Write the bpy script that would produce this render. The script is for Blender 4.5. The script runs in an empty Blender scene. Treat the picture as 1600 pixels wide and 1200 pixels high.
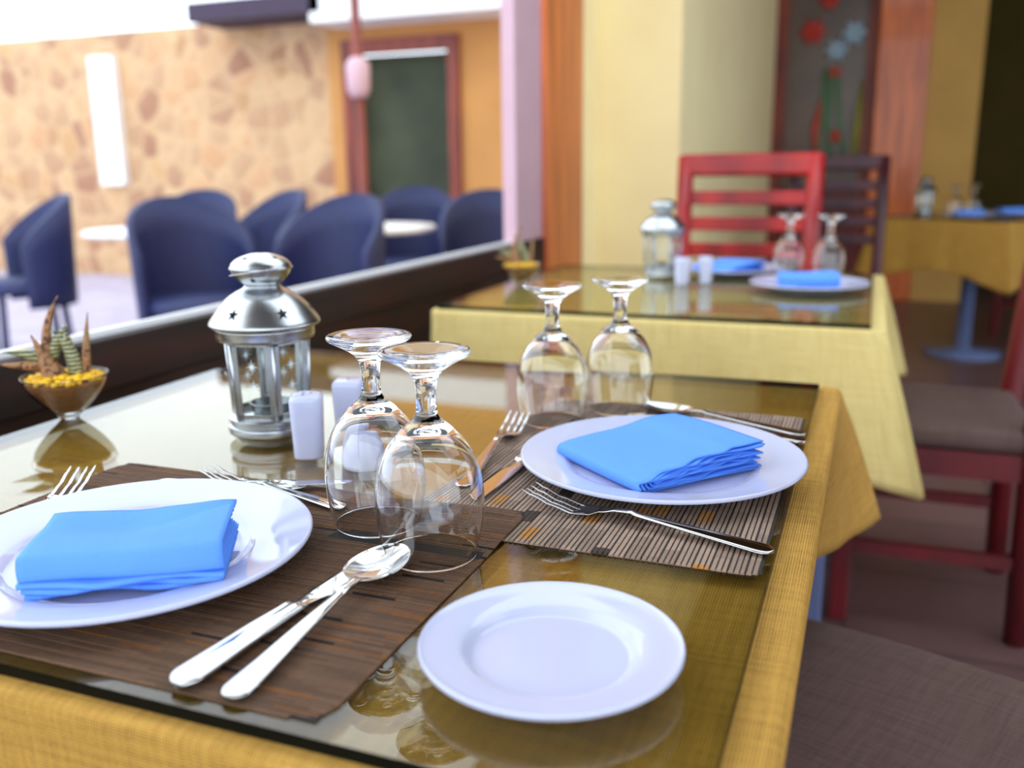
import bpy, bmesh, math, random
from mathutils import Vector, Matrix
random.seed(7)
S = bpy.context.scene
C = S.collection
PI = math.pi

# ---------------------------------------------------------------- camera
F_PX = 1439.0
cam_d = bpy.data.cameras.new('camera')
cam_d.sensor_fit = 'HORIZONTAL'; cam_d.sensor_width = 36.0
cam_d.lens = F_PX / 1600 * 36.0
cam_d.clip_start = 0.02; cam_d.clip_end = 200
cam = bpy.data.objects.new('camera', cam_d); C.objects.link(cam)
def unit(v): return Vector(v).normalized()
vx = unit((3790, -290, F_PX * -1)); vy = unit((573, 348, F_PX))      # table axes seen by the lens (right, up, forward)
vz = vx.cross(vy)
if vz.y < 0: vz = -vz
Rw = Matrix((vx, vy, vz))                                             # lens axes -> world axes
right, up, fwd = Rw @ Vector((1, 0, 0)), Rw @ Vector((0, 1, 0)), Rw @ Vector((0, 0, 1))
M = Matrix((right, up, -fwd)).transposed().to_4x4()
M.translation = (0, 0, 1.035)
cam.matrix_world = M
cam_d.dof.use_dof = True
cam_d.dof.focus_distance = 0.74
cam_d.dof.aperture_fstop = 3.7
S.camera = cam

# ---------------------------------------------------------------- sky, sun, exposure
W = bpy.data.worlds.new('sky'); S.world = W; W.use_nodes = True
bg = W.node_tree.nodes['Background']
bg.inputs[0].default_value = (0.80, 0.90, 1.0, 1); bg.inputs[1].default_value = 3.1
S.view_settings.view_transform = 'Standard'; S.view_settings.look = 'None'
S.view_settings.gamma = 1.0; S.view_settings.use_curve_mapping = False
S.view_settings.exposure = 0.0

# ---------------------------------------------------------------- materials
def lin(h):
    h = h.lstrip('#'); o = []
    for i in (0, 2, 4):
        c = int(h[i:i+2], 16) / 255
        o.append(c / 12.92 if c <= 0.04045 else ((c + 0.055) / 1.055) ** 2.4)
    return (*o, 1)
def newmat(name):
    m = bpy.data.materials.new(name); m.use_nodes = True
    nt = m.node_tree; b = nt.nodes['Principled BSDF']
    return m, nt, b
def nd(nt, t, **kw):
    n = nt.nodes.new(t)
    for k, v in kw.items(): setattr(n, k, v)
    return n
def coords(nt, kind='Object', scale=(1, 1, 1), rot=(0, 0, 0)):
    tc = nd(nt, 'ShaderNodeTexCoord'); mp = nd(nt, 'ShaderNodeMapping')
    mp.inputs['Scale'].default_value = scale; mp.inputs['Rotation'].default_value = rot
    nt.links.new(tc.outputs[kind], mp.inputs[0]); return mp.outputs[0]
def noise(nt, vec, scale, detail=3):
    n = nd(nt, 'ShaderNodeTexNoise'); n.inputs['Scale'].default_value = scale; n.inputs['Detail'].default_value = detail
    nt.links.new(vec, n.inputs['Vector']); return n.outputs['Fac']
def ramp(nt, fac, stops, interp='LINEAR'):
    r = nd(nt, 'ShaderNodeValToRGB'); r.color_ramp.interpolation = interp
    e = r.color_ramp.elements
    while len(e) < len(stops): e.new(0.5)
    for el, (p, c) in zip(e, stops): el.position = p; el.color = c
    nt.links.new(fac, r.inputs[0]); return r.outputs[0]
def bump(nt, b, h, strength=0.3, dist=0.001):
    n = nd(nt, 'ShaderNodeBump'); n.inputs['Strength'].default_value = strength; n.inputs['Distance'].default_value = dist
    nt.links.new(h, n.inputs['Height']); nt.links.new(n.outputs[0], b.inputs['Normal'])
def mixc(nt, fac, a, bcol, mode='MIX'):
    n = nd(nt, 'ShaderNodeMix', data_type='RGBA', blend_type=mode)
    for sock, v in ((n.inputs[0], fac), (n.inputs[6], a), (n.inputs[7], bcol)):
        if hasattr(v, 'node'): nt.links.new(v, sock)
        else: sock.default_value = v
    return n.outputs[2]
def simple(name, col, rough=0.5, metal=0.0, var=0.12, scale=8, bmp=0.0, bscale=60, coat=0.0, spec=None, kind='Object'):
    m, nt, b = newmat(name)
    c = lin(col) if isinstance(col, str) else (*col, 1)
    v = coords(nt, kind)
    n = noise(nt, v, scale)
    d = tuple(x * (1 - var) for x in c[:3]) + (1,); l = tuple(min(1, x * (1 + var)) for x in c[:3]) + (1,)
    nt.links.new(ramp(nt, n, [(0.3, d), (0.7, l)]), b.inputs['Base Color'])
    b.inputs['Roughness'].default_value = rough; b.inputs['Metallic'].default_value = metal
    b.inputs['Coat Weight'].default_value = coat
    if spec is not None: b.inputs['Specular IOR Level'].default_value = spec
    if bmp: bump(nt, b, noise(nt, v, bscale), bmp, 0.002)
    return m
def weave(name, c1, c2, pitch, rough=0.85, big=6.0, strength=0.6, streak=0.5, kind='UV'):
    m, nt, b = newmat(name)
    v = coords(nt, kind)
    hs = []
    for axis in ('X', 'Y'):
        w = nd(nt, 'ShaderNodeTexWave', wave_type='BANDS', bands_direction=axis)
        w.inputs['Scale'].default_value = 0.314 / pitch; w.inputs['Distortion'].default_value = 1.2
        w.inputs['Detail'].default_value = 1.0; w.inputs['Detail Scale'].default_value = 3.0
        nt.links.new(v, w.inputs[0]); hs.append(w.outputs['Fac'])
    mul = nd(nt, 'ShaderNodeMath', operation='MULTIPLY'); nt.links.new(hs[0], mul.inputs[0]); nt.links.new(hs[1], mul.inputs[1])
    n1 = noise(nt, coords(nt, kind, (1 / (pitch * 40), 1 / (pitch * 2), 1)), 1.0, 3)
    n2 = noise(nt, coords(nt, kind, (1 / (pitch * 2), 1 / (pitch * 40), 1)), 1.0, 3)
    av = nd(nt, 'ShaderNodeMath', operation='ADD'); nt.links.new(n1, av.inputs[0]); nt.links.new(n2, av.inputs[1])
    s = nd(nt, 'ShaderNodeMath', operation='MULTIPLY_ADD'); nt.links.new(av.outputs[0], s.inputs[0]); s.inputs[1].default_value = streak
    nt.links.new(mul.outputs[0], s.inputs[2])
    nt.links.new(ramp(nt, s.outputs[0], [(0.25, lin(c2)), (0.95, lin(c1))]), b.inputs['Base Color'])
    b.inputs['Roughness'].default_value = rough; b.inputs['Specular IOR Level'].default_value = 0.2
    bump(nt, b, mul.outputs[0], strength, pitch * 0.5)
    return m
def glassmat(name, col=(1, 1, 1, 1), ior=1.5):
    m, nt, b = newmat(name)
    n = noise(nt, coords(nt), 40)
    nt.links.new(ramp(nt, n, [(0, tuple(x * 0.985 for x in col[:3]) + (1,)), (1, col)]), b.inputs['Base Color'])
    b.inputs['Roughness'].default_value = 0.0; b.inputs['Transmission Weight'].default_value = 1.0; b.inputs['IOR'].default_value = ior
    return m
def panemat(name, tint=(0.97, 0.99, 0.97, 1), ior=1.5, add=0.0):
    # thin clear sheet: Fresnel reflection over straight-through transmission
    m, nt, b = newmat(name); nt.nodes.remove(b)
    out = nt.nodes['Material Output']
    fr = nd(nt, 'ShaderNodeFresnel'); ge = nd(nt, 'ShaderNodeNewGeometry')
    io = nd(nt, 'ShaderNodeMapRange'); nt.links.new(ge.outputs['Backfacing'], io.inputs[0])      # same reflectance from both sides of the sheet
    io.inputs[3].default_value = ior; io.inputs[4].default_value = 1 / ior
    nt.links.new(io.outputs[0], fr.inputs[0])
    gl = nd(nt, 'ShaderNodeBsdfGlossy'); gl.inputs['Roughness'].default_value = 0.0
    tr = nd(nt, 'ShaderNodeBsdfTransparent')
    n = noise(nt, coords(nt), 3)
    nt.links.new(ramp(nt, n, [(0, tint), (1, tuple(min(1, x * 1.01) for x in tint[:3]) + (1,))]), tr.inputs[0])
    mx = nd(nt, 'ShaderNodeMixShader')
    f = fr.outputs[0]
    if add:
        a = nd(nt, 'ShaderNodeMath', operation='ADD'); a.use_clamp = True
        nt.links.new(f, a.inputs[0]); a.inputs[1].default_value = add; f = a.outputs[0]
    nt.links.new(f, mx.inputs[0]); nt.links.new(tr.outputs[0], mx.inputs[1]); nt.links.new(gl.outputs[0], mx.inputs[2])
    nt.links.new(mx.outputs[0], out.inputs[0]); return m
def woodmat(name, c1, c2, rough=0.4, scale=3, axis=(1, 12, 12), coat=0.0):
    m, nt, b = newmat(name)
    n = noise(nt, coords(nt, 'Object', axis), scale, 5)
    nt.links.new(ramp(nt, n, [(0.35, lin(c2)), (0.65, lin(c1))]), b.inputs['Base Color'])
    b.inputs['Roughness'].default_value = rough; b.inputs['Coat Weight'].default_value = coat
    bump(nt, b, n, 0.15, 0.002); return m
def reedmat(name, base, dark, accent, axis, amount=0.66, spacing=22):
    # blocks of colour along each reed, different for every reed
    m, nt, b = newmat(name)
    oi = nd(nt, 'ShaderNodeObjectInfo'); tc = nd(nt, 'ShaderNodeTexCoord')
    sep = nd(nt, 'ShaderNodeSeparateXYZ'); nt.links.new(tc.outputs['Object'], sep.inputs[0])
    t = nd(nt, 'ShaderNodeMath', operation='MULTIPLY_ADD'); nt.links.new(sep.outputs[axis], t.inputs[0]); t.inputs[1].default_value = spacing
    k = nd(nt, 'ShaderNodeMath', operation='MULTIPLY'); nt.links.new(oi.outputs['Object Index'], k.inputs[0]); k.inputs[1].default_value = 77.37
    nt.links.new(k.outputs[0], t.inputs[2])
    fl = nd(nt, 'ShaderNodeMath', operation='FLOOR'); nt.links.new(t.outputs[0], fl.inputs[0])
    wn = nd(nt, 'ShaderNodeTexWhiteNoise', noise_dimensions='1D'); nt.links.new(fl.outputs[0], wn.inputs['W'])
    c = ramp(nt, wn.outputs['Value'], [(0, lin(dark)), (0.03, lin(base)), (0.35, tuple(x * 0.82 for x in lin(base)[:3]) + (1,)), (amount, tuple(min(1, x * 1.12) for x in lin(base)[:3]) + (1,)), (0.945, lin(accent))], 'CONSTANT')
    n = noise(nt, coords(nt), 400)
    c2 = mixc(nt, 0.5, c, ramp(nt, n, [(0.3, (0.55, 0.55, 0.55, 1)), (0.7, (1, 1, 1, 1))]), 'MULTIPLY')
    nt.links.new(c2, b.inputs['Base Color']); b.inputs['Roughness'].default_value = 0.7; b.inputs['Specular IOR Level'].default_value = 0.12
    w = nd(nt, 'ShaderNodeTexWave', wave_type='BANDS', bands_direction=axis); w.inputs['Scale'].default_value = 140
    nt.links.new(tc.outputs['Object'], w.inputs[0]); bump(nt, b, w.outputs['Fac'], 0.6, 0.0006)
    return m

MT = {}
MT['cloth'] = weave('mustard linen', '#dca850', '#553808', 0.0020, big=6)
MT['cloth_pale'] = weave('pale yellow linen', '#f2dc98', '#b09040', 0.0020, big=6)
MT['porcelain'] = simple('white porcelain', '#c0c2dc', 0.05, var=0.01, spec=0.42)
MT['napkin'] = weave('blue cotton', '#7aaefa', '#5690f2', 0.0007, strength=0.15, streak=0.2)
MT['steel'] = simple('polished steel', '#c2c0be', 0.045, 1.0, var=0.03)
MT['silver'] = simple('satin silver paint', '#b9bcbe', 0.27, 1.0, var=0.03, scale=200)
MT['silver_dark'] = simple('dark silver', '#8d9296', 0.35, 1.0, var=0.04)
MT['glass'] = glassmat('clear glass')
MT['pane'] = panemat('window pane')
MT['tabletop'] = panemat('glass table top', (0.85, 0.86, 0.76, 1), 1.6)
MT['glass_edge'] = simple('dark glass edge', '#050a08', 0.35, var=0.2, spec=0.15)
MT['etch'] = simple('etched frost', '#e6f2fa', 0.6, var=0.02)
MT['reedR'] = reedmat('tan reeds', '#a48a78', '#4c3e36', '#bc8448', 'Y', spacing=40)
MT['reedL'] = reedmat('brown reeds', '#70533f', '#2a2220', '#84552f', 'X', spacing=30)
MT['matback'] = simple('dark mat thread', '#1b1512', 0.8, var=0.3, scale=300)
MT['sill'] = woodmat('dark stained wood', '#32100a', '#120504', 0.6, 2, (14, 1.5, 14), 0.0)
MT['post'] = woodmat('orange stained wood', '#e8741e', '#b04c0c', 0.35, 2, (10, 10, 0.8), 0.2)
MT['redwood'] = woodmat('red stained wood', '#b3201c', '#7d0f12', 0.35, 3, (3, 3, 1))
MT['maroon'] = woodmat('maroon wood', '#4a1420', '#2a0a12', 0.4, 3, (3, 3, 1))
MT['darkred'] = woodmat('dark red wood', '#6e141a', '#480a10', 0.4, 3, (3, 3, 1))
MT['seat'] = weave('brown woven upholstery', '#6c5650', '#2a1e1e', 0.0016, strength=0.5, streak=0.7, kind='Object')
MT['yellow'] = simple('cream yellow plaster', '#ffe8b0', 0.85, var=0.05, scale=3, bmp=0.1)
MT['yellow_b'] = simple('ochre plaster', '#c79a52', 0.85, var=0.06, scale=3, bmp=0.1)
MT['ceiling'] = woodmat('dark ceiling boards', '#5a4030', '#38261c', 0.7, 2, (1, 10, 10))
MT['mauve'] = simple('pale mauve paint', '#c9a4ae', 0.5, var=0.04)
MT['plasterout'] = simple('orange terrace plaster', '#c48c50', 0.9, var=0.08, scale=2)
MT['white'] = simple('white paint', '#efeeee', 0.6, var=0.02)
MT['darkbeam'] = simple('dark eaves', '#3a2c40', 0.7, var=0.1)
MT['redbrown'] = woodmat('red brown door frame', '#8f3a24', '#5f2014', 0.5, 2, (8, 8, 1))
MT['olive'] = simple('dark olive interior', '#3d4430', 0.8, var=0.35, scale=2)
MT['wicker'] = simple('navy wicker', '#1b2350', 0.6, var=0.35, scale=60, bmp=0.5, bscale=150)
MT['bluemetal'] = simple('blue grey metal', '#6a76a0', 0.4, 0.3, var=0.06)
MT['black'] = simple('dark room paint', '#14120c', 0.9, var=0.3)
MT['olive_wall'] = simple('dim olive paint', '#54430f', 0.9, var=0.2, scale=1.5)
MT['soil'] = simple('brown sand', '#8a5a34', 0.9, var=0.2, scale=120, bmp=0.3, bscale=400)
MT['gravel'] = simple('yellow gravel', '#f6b912', 0.6, var=0.25, scale=60)
MT['aloe'] = None
m, nt, b = newmat('banded aloe leaf')
w = nd(nt, 'ShaderNodeTexWave', wave_type='BANDS', bands_direction='Z'); w.inputs['Scale'].default_value = 48; w.inputs['Distortion'].default_value = 2.2; w.inputs['Detail Scale'].default_value = 2.5
nt.links.new(coords(nt), w.inputs[0])
nt.links.new(ramp(nt, w.outputs['Fac'], [(0.45, lin('#1f4630')), (0.62, lin('#b8ac7c'))]), b.inputs['Base Color']); b.inputs['Roughness'].default_value = 0.4
MT['aloe'] = m
m, nt, b = newmat('withered aloe leaf')
n = noise(nt, coords(nt), 130)
nt.links.new(ramp(nt, n, [(0.38, lin('#4a2a1c')), (0.55, lin('#b07a4c')), (0.7, lin('#6d6a44'))]), b.inputs['Base Color']); b.inputs['Roughness'].default_value = 0.6
MT['aloe_dry'] = m
def tilemat(name, c1, c2, mortar, size, rough=0.5, kind='Object'):
    m, nt, b = newmat(name)
    br = nd(nt, 'ShaderNodeTexBrick'); br.offset = 0.0
    br.inputs['Color1'].default_value = lin(c1); br.inputs['Color2'].default_value = lin(c2); br.inputs['Mortar'].default_value = lin(mortar)
    br.inputs['Scale'].default_value = 1.0; br.inputs['Brick Width'].default_value = size; br.inputs['Row Height'].default_value = size
    br.inputs['Mortar Size'].default_value = 0.006
    v = coords(nt, kind); nt.links.new(v, br.inputs[0])
    n = noise(nt, v, 4)
    nt.links.new(mixc(nt, 0.6, br.outputs[0], ramp(nt, n, [(0.3, (0.6, 0.6, 0.6, 1)), (0.7, (1, 1, 1, 1))]), 'MULTIPLY'), b.inputs['Base Color'])
    b.inputs['Roughness'].default_value = rough; return m
MT['floor'] = tilemat('brown floor tiles', '#785a58', '#6c504e', '#524040', 0.4, 0.35)
MT['terrace'] = tilemat('pale terrace paving', '#beb4c6', '#b4aabe', '#9e94a8', 0.6, 0.7)
m, nt, b = newmat('rubble stone facing')
v = coords(nt)
vo = nd(nt, 'ShaderNodeTexVoronoi'); vo.inputs['Scale'].default_value = 4.5; nt.links.new(v, vo.inputs['Vector'])
vd = nd(nt, 'ShaderNodeTexVoronoi', feature='DISTANCE_TO_EDGE'); vd.inputs['Scale'].default_value = 4.5; nt.links.new(v, vd.inputs['Vector'])
sx = nd(nt, 'ShaderNodeSeparateColor'); nt.links.new(vo.outputs['Color'], sx.inputs[0])
stone = ramp(nt, sx.outputs[0], [(0.0, lin('#c08c62')), (0.3, lin('#cca67c')), (0.6, lin('#b48a68')), (0.85, lin('#8e5644')), (1.0, lin('#c89c64'))])
nt.links.new(mixc(nt, ramp(nt, vd.outputs[0], [(0.0, (0.7, 0.7, 0.7, 1)), (0.12, (0.25, 0.25, 0.25, 1))]), stone, lin('#d2b288')), b.inputs['Base Color'])
bump(nt, b, vd.outputs[0], 0.6, 0.05); b.inputs['Roughness'].default_value = 0.9
MT['stone'] = m

# ---------------------------------------------------------------- helpers
def obj(name, bm, mat, parent=None, smooth=False, loc=None):
    me = bpy.data.meshes.new(name)
    if isinstance(bm, tuple): me.from_pydata(*bm[:1], [], bm[1])
    else: bm.to_mesh(me); bm.free()
    return obj_me(name, me, mat, parent, smooth, loc)
def obj_me(name, me, mat, parent=None, smooth=False, loc=None):
    mats = mat if isinstance(mat, (list, tuple)) else [mat]
    if not len(me.materials):
        for x in mats: me.materials.append(MT[x] if isinstance(x, str) else x)
    if smooth: me.polygons.foreach_set('use_smooth', [True] * len(me.polygons))
    me.update()
    o = bpy.data.objects.new(name, me); C.objects.link(o)
    if parent: o.parent = parent
    if loc: o.location = loc
    return o
def sharp(o, deg=35):
    bm = bmesh.new(); bm.from_mesh(o.data)
    for f in bm.faces: f.smooth = True
    for e in bm.edges:
        e.smooth = not (len(e.link_faces) == 2 and e.calc_face_angle(0) > math.radians(deg))
    bm.to_mesh(o.data); bm.free(); return o
def tag(o, label, cat, group=None, kind=None):
    o['label'] = label; o['category'] = cat
    if group: o['group'] = group
    if kind: o['kind'] = kind
    return o
def struct(o, label=None, cat=None):
    o['kind'] = 'structure'
    if label: o['label'] = label; o['category'] = cat
    return o
def thing(name, label, cat, loc=(0, 0, 0), rz=0, group=None):
    o = bpy.data.objects.new(name, None); C.objects.link(o); o.empty_display_size = 0.05
    o.location = loc; o.rotation_euler = (0, 0, rz); return tag(o, label, cat, group)
def copy_tree(o, parent=None, **kw):
    c = o.copy(); C.objects.link(c); c.parent = parent
    for ch in [x for x in bpy.data.objects if x.parent == o]: copy_tree(ch, c)
    return c
def dup(o, label, loc, rz=0, group=None, scale=None):
    c = copy_tree(o); c.location = loc; c.rotation_euler = (0, 0, rz); c['label'] = label
    if group: c['group'] = group
    elif 'group' in c: del c['group']
    if scale: c.scale = (scale,) * 3
    return c
def box(bm, x0, x1, y0, y1, z0, z1, bev=0.0):
    r = bmesh.ops.create_cube(bm, size=1.0)
    vs = r['verts']
    for v in vs: v.co = Vector(((x0 + x1) / 2 + v.co.x * (x1 - x0), (y0 + y1) / 2 + v.co.y * (y1 - y0), (z0 + z1) / 2 + v.co.z * (z1 - z0)))
    if bev:
        es = list({e for v in vs for e in v.link_edges})
        bmesh.ops.bevel(bm, geom=es, offset=bev, segments=2, affect='EDGES', profile=0.5)
    return bm
def B(*a, bev=0.0): return box(bmesh.new(), *a, bev=bev)
def lathe(prof, seg=48, bm=None, close=False):
    bm = bm or bmesh.new(); rings = []
    for r, z in prof:
        if r < 1e-6: rings.append([bm.verts.new((0, 0, z))])
        else: rings.append([bm.verts.new((r * math.cos(2 * PI * i / seg), r * math.sin(2 * PI * i / seg), z)) for i in range(seg)])
    pairs = list(zip(rings, rings[1:]))
    if close: pairs.append((rings[-1], rings[0]))
    for a, c in pairs:
        for i in range(seg):
            j = (i + 1) % seg
            if len(a) == 1 and len(c) == 1: continue
            if len(a) == 1: bm.faces.new((a[0], c[i], c[j]))
            elif len(c) == 1: bm.faces.new((a[i], a[j], c[0]))
            else: bm.faces.new((a[i], a[j], c[j], c[i]))
    bmesh.ops.recalc_face_normals(bm, faces=bm.faces); return bm
def smoothprof(pts, n=6):
    # Catmull-Rom through (r, z) points
    out = []
    P = [pts[0]] + list(pts) + [pts[-1]]
    for i in range(1, len(P) - 2):
        p0, p1, p2, p3 = (Vector(p) for p in P[i-1:i+3])
        for k in range(n):
            t = k / n
            q = 0.5 * ((2 * p1) + (p2 - p0) * t + (2 * p0 - 5 * p1 + 4 * p2 - p3) * t * t + (3 * p1 - p0 - 3 * p2 + p3) * t ** 3)
            out.append((max(q.x, 0), q.y))
    out.append(tuple(pts[-1])); return out
def tube(bm, pts, r, seg=8, taper=None):
    rings = []; pts = [Vector(p) for p in pts]; up0 = None
    for i, p in enumerate(pts):
        d = (pts[min(i + 1, len(pts) - 1)] - pts[max(i - 1, 0)]).normalized()
        if up0 is None:
            a = Vector((0, 0, 1)) if abs(d.z) < 0.9 else Vector((1, 0, 0)); up0 = (a - d * a.dot(d)).normalized()
        else: up0 = (up0 - d * up0.dot(d)).normalized()
        s = d.cross(up0); rr = r * (taper[i] if taper else 1)
        rings.append([bm.verts.new(p + (up0 * math.cos(2 * PI * k / seg) + s * math.sin(2 * PI * k / seg)) * rr) for k in range(seg)])
    for a, c in zip(rings, rings[1:]):
        for k in range(seg): bm.faces.new((a[k], a[(k + 1) % seg], c[(k + 1) % seg], c[k]))
    bm.faces.new(rings[0][::-1]); bm.faces.new(rings[-1]); bmesh.ops.recalc_face_normals(bm, faces=bm.faces); return bm
def grid_uv(me, fn):
    uv = me.uv_layers.new(name='UVMap')
    for l in me.loops: uv.data[l.index].uv = fn(l.vertex_index)

# ---------------------------------------------------------------- the setting
TZ = 0.75                                   # top of the glass on every table
WX = -1.10                                  # inner face of the window wall
struct(obj('floor', B(WX - 0.06, 6, -5, 12, -0.1, 0), 'floor'))
cl = struct(obj('ceiling', B(WX - 0.2, 6, -1.4, 0.9, 2.9, 3.05), 'ceiling'))
obj('ceiling_panel', B(WX - 0.2, 6, 3.1, 12, 2.9, 3.05), 'ceiling', cl)            # unseen gap between the panels, added to brighten the second table and yellow wall
obj('ceiling_panel', B(2.0, 6, 0.9, 3.1, 2.9, 3.05), 'ceiling', cl)
struct(obj('terrace_floor', B(-22, WX - 0.06, -8, 12, -0.12, -0.02), 'terrace'), 'pale paved terrace floor beyond the window', 'terrace')
struct(obj('wall_left', B(WX - 0.035, WX - 0.02, -5, 3.16, 0, 0.73), 'plasterout'))
struct(obj('wall_left_header', B(WX - 0.06, WX - 0.02, -5, 3.16, 2.55, 2.9), 'yellow'))
s = struct(obj('window_1', B(WX - 0.055, WX - 0.01, 2.90, 3.16, 0.785, 2.55), 'mauve'), 'pale mauve window frame beside the orange wooden post', 'window')
obj('top_rail', B(WX - 0.05, WX - 0.02, -5, 2.90, 2.47, 2.55), 'mauve', s)
obj('bottom_track', B(WX - 0.033, WX - 0.022, -5, 2.90, 0.782, 0.792), 'white', s)
struct(obj('trim_1', B(WX - 0.035, WX, -5, 3.16, 0.70, 0.782, bev=0.004), 'sill'))
struct(obj('trim_2', B(WX - 0.02, WX - 0.006, -5, 3.16, 0.12, 0.702), 'sill'))
struct(obj('trim_3', B(WX - 0.12, WX + 0.01, 3.16, 3.60, 0, 2.9, bev=0.01), 'post'))
struct(obj('wall_stub', B(WX - 0.12, WX - 0.04, 3.60, 4.0, 0, 2.9), 'yellow'))
struct(obj('wall_far_left', B(WX - 0.12, -0.79, 4.0, 4.15, 0, 2.9), 'yellow'))
struct(obj('wall_passage', B(-0.95, -0.79, 4.15, 7.8, 0, 2.9), 'yellow'))
struct(obj('wall_back', B(0.29, 0.64, 7.6, 7.8, 0, 2.9), 'yellow_b'))
struct(obj('wall_back_header', B(-0.79, 0.64, 7.6, 7.8, 2.45, 2.9), 'yellow_b'))
struct(obj('trim_4', B(-0.06, 0.29, 7.55, 7.8, 0, 2.9, bev=0.01), 'post'))
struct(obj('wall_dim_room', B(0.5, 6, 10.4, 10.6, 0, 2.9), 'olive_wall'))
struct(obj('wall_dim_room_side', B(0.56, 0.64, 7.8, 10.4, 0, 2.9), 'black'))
struct(obj('wall_right', B(4.6, 4.8, 6.0, 10.4, 0, 2.9), 'yellow_b'))

# glazed panel with flowers at the end of the passage
dr = struct(obj('door_1', B(-0.79, -0.70, 7.62, 7.70, 0, 2.45), 'redbrown'), 'dark glazed door with painted red and white flowers', 'door')
obj('stile', B(-0.14, -0.06, 7.62, 7.70, 0, 2.45), 'redbrown', dr)
obj('rail', B(-0.70, -0.14, 7.62, 7.70, 2.35, 2.45), 'redbrown', dr)
obj('rail', B(-0.70, -0.14, 7.62, 7.70, 0, 0.85), 'darkred', dr)
pn = obj('pane', B(-0.70, -0.14, 7.65, 7.67, 0.85, 2.35), simple('smoky glass', '#5c4636', 0.3, var=0.35, scale=2.5), dr)
stemc = simple('painted green stem', '#4f7d52', 0.5); petc = simple('painted red petal', '#c0342a', 0.5); pet2 = simple('painted pale blue petal', '#9db4c8', 0.5); olv = simple('painted olive leaf', '#8a8430', 0.5)
for x0, x1, xx in ((-0.40, -0.37, 0.02), (-0.30, -0.33, -0.02), (-0.22, -0.30, 0.0)):
    x0 *= 1.15; x1 *= 1.15
    obj('stem', tube(bmesh.new(), [(x0, 7.64, 1.05), ((x0 + x1) / 2 + xx, 7.64, 1.35), (x1, 7.64, 1.72)], 0.016), stemc, pn, True)
obj('leaf', tube(bmesh.new(), [(-0.18, 7.64, 1.0), (-0.17, 7.64, 1.3), (-0.16, 7.64, 1.62)], 0.035, taper=[.5, 1, .3]), olv, pn, True)
obj('leaf', tube(bmesh.new(), [(-0.46, 7.64, 1.05), (-0.47, 7.64, 1.3), (-0.44, 7.64, 1.5)], 0.03, taper=[.4, 1, .3]), petc, pn, True)
for cx, cz, r, mt_ in ((-0.45, 1.86, 0.09, petc), (-0.30, 1.74, 0.075, pet2), (-0.20, 1.84, 0.085, pet2), (-0.30, 1.60, 0.05, petc), (-0.27, 1.20, 0.05, petc), (-0.36, 2.05, 0.07, petc)):
    cx *= 1.18; cz = 1.035 + (cz - 1.035) * 1.15; r *= 1.15
    for k in range(6):
        a = k * PI / 3
        obj('petal', tube(bmesh.new(), [(cx, 7.64, cz), (cx + r * 0.5 * math.cos(a), 7.635, cz + r * 0.5 * math.sin(a)), (cx + r * math.cos(a), 7.64, cz + r * math.sin(a))], r * 0.3, 6, [.5, 1, .3]), mt_, pn, True)

# terrace buildings
struct(obj('wall_terrace_stone', B(-20, -4.62, 7.5, 7.8, -0.02, 2.36), 'stone'), 'warm rubble stone wall at the back of the terrace', 'wall')
struct(obj('wall_terrace_plaster', B(-4.62, -4.46, 7.45, 7.8, -0.02, 2.9), 'plasterout'))
struct(obj('wall_terrace_corner', B(-3.34, -1.2, 7.45, 7.8, -0.02, 2.9), 'plasterout'))
struct(obj('wall_terrace_lintel', B(-4.46, -3.34, 7.45, 7.8, 2.12, 2.9), 'plasterout'))
sun_patch = struct(obj('sun_patch_panel', B(-7.35, -7.05, 7.42, 7.5, 0.9, 2.14), 'white'), 'narrow white panel standing in for a sun patch on the stone wall', 'panel')  # added white panel; its colour stands in for a patch of sunlight
ev = struct(obj('trim_6', B(-5.75, -4.4, 7.0, 7.8, 2.30, 2.46), 'darkbeam'))
struct(obj('trim_7', B(-4.5, -1.2, 7.0, 7.5, 2.22, 2.46), 'white'))
struct(obj('wall_terrace_upper', B(-4.62, -1.2, 7.45, 9.0, 2.9, 5.6), 'plasterout'), 'orange plastered upper storey above the terrace doorway', 'wall')
d2 = struct(obj('door_2', B(-4.46, -4.36, 7.40, 7.5, -0.02, 2.12), 'redbrown'), 'red brown framed terrace doorway with a dark olive interior', 'door')
obj('jamb', B(-3.44, -3.34, 7.40, 7.5, -0.02, 2.12), 'redbrown', d2)
obj('lintel', B(-4.36, -3.44, 7.40, 7.5, 2.0, 2.12), 'redbrown', d2)
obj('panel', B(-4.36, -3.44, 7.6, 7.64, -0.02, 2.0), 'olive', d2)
lp = thing('lamp_post', 'thin red brown terrace post with a pale lantern in front of the doorway', 'lamp post', (-3.25, 5.6, -0.02))
obj('pole', lathe([(0.0, 0), (0.09, 0), (0.09, 0.03), (0.035, 0.06), (0.03, 3.0), (0, 3.02)], 16), 'redbrown', lp, True)
obj('lamp', lathe([(0.0, 1.50), (0.05, 1.51), (0.075, 1.56), (0.08, 1.72), (0.05, 1.76), (0, 1.78)], 16), 'mauve', lp, True)

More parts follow.
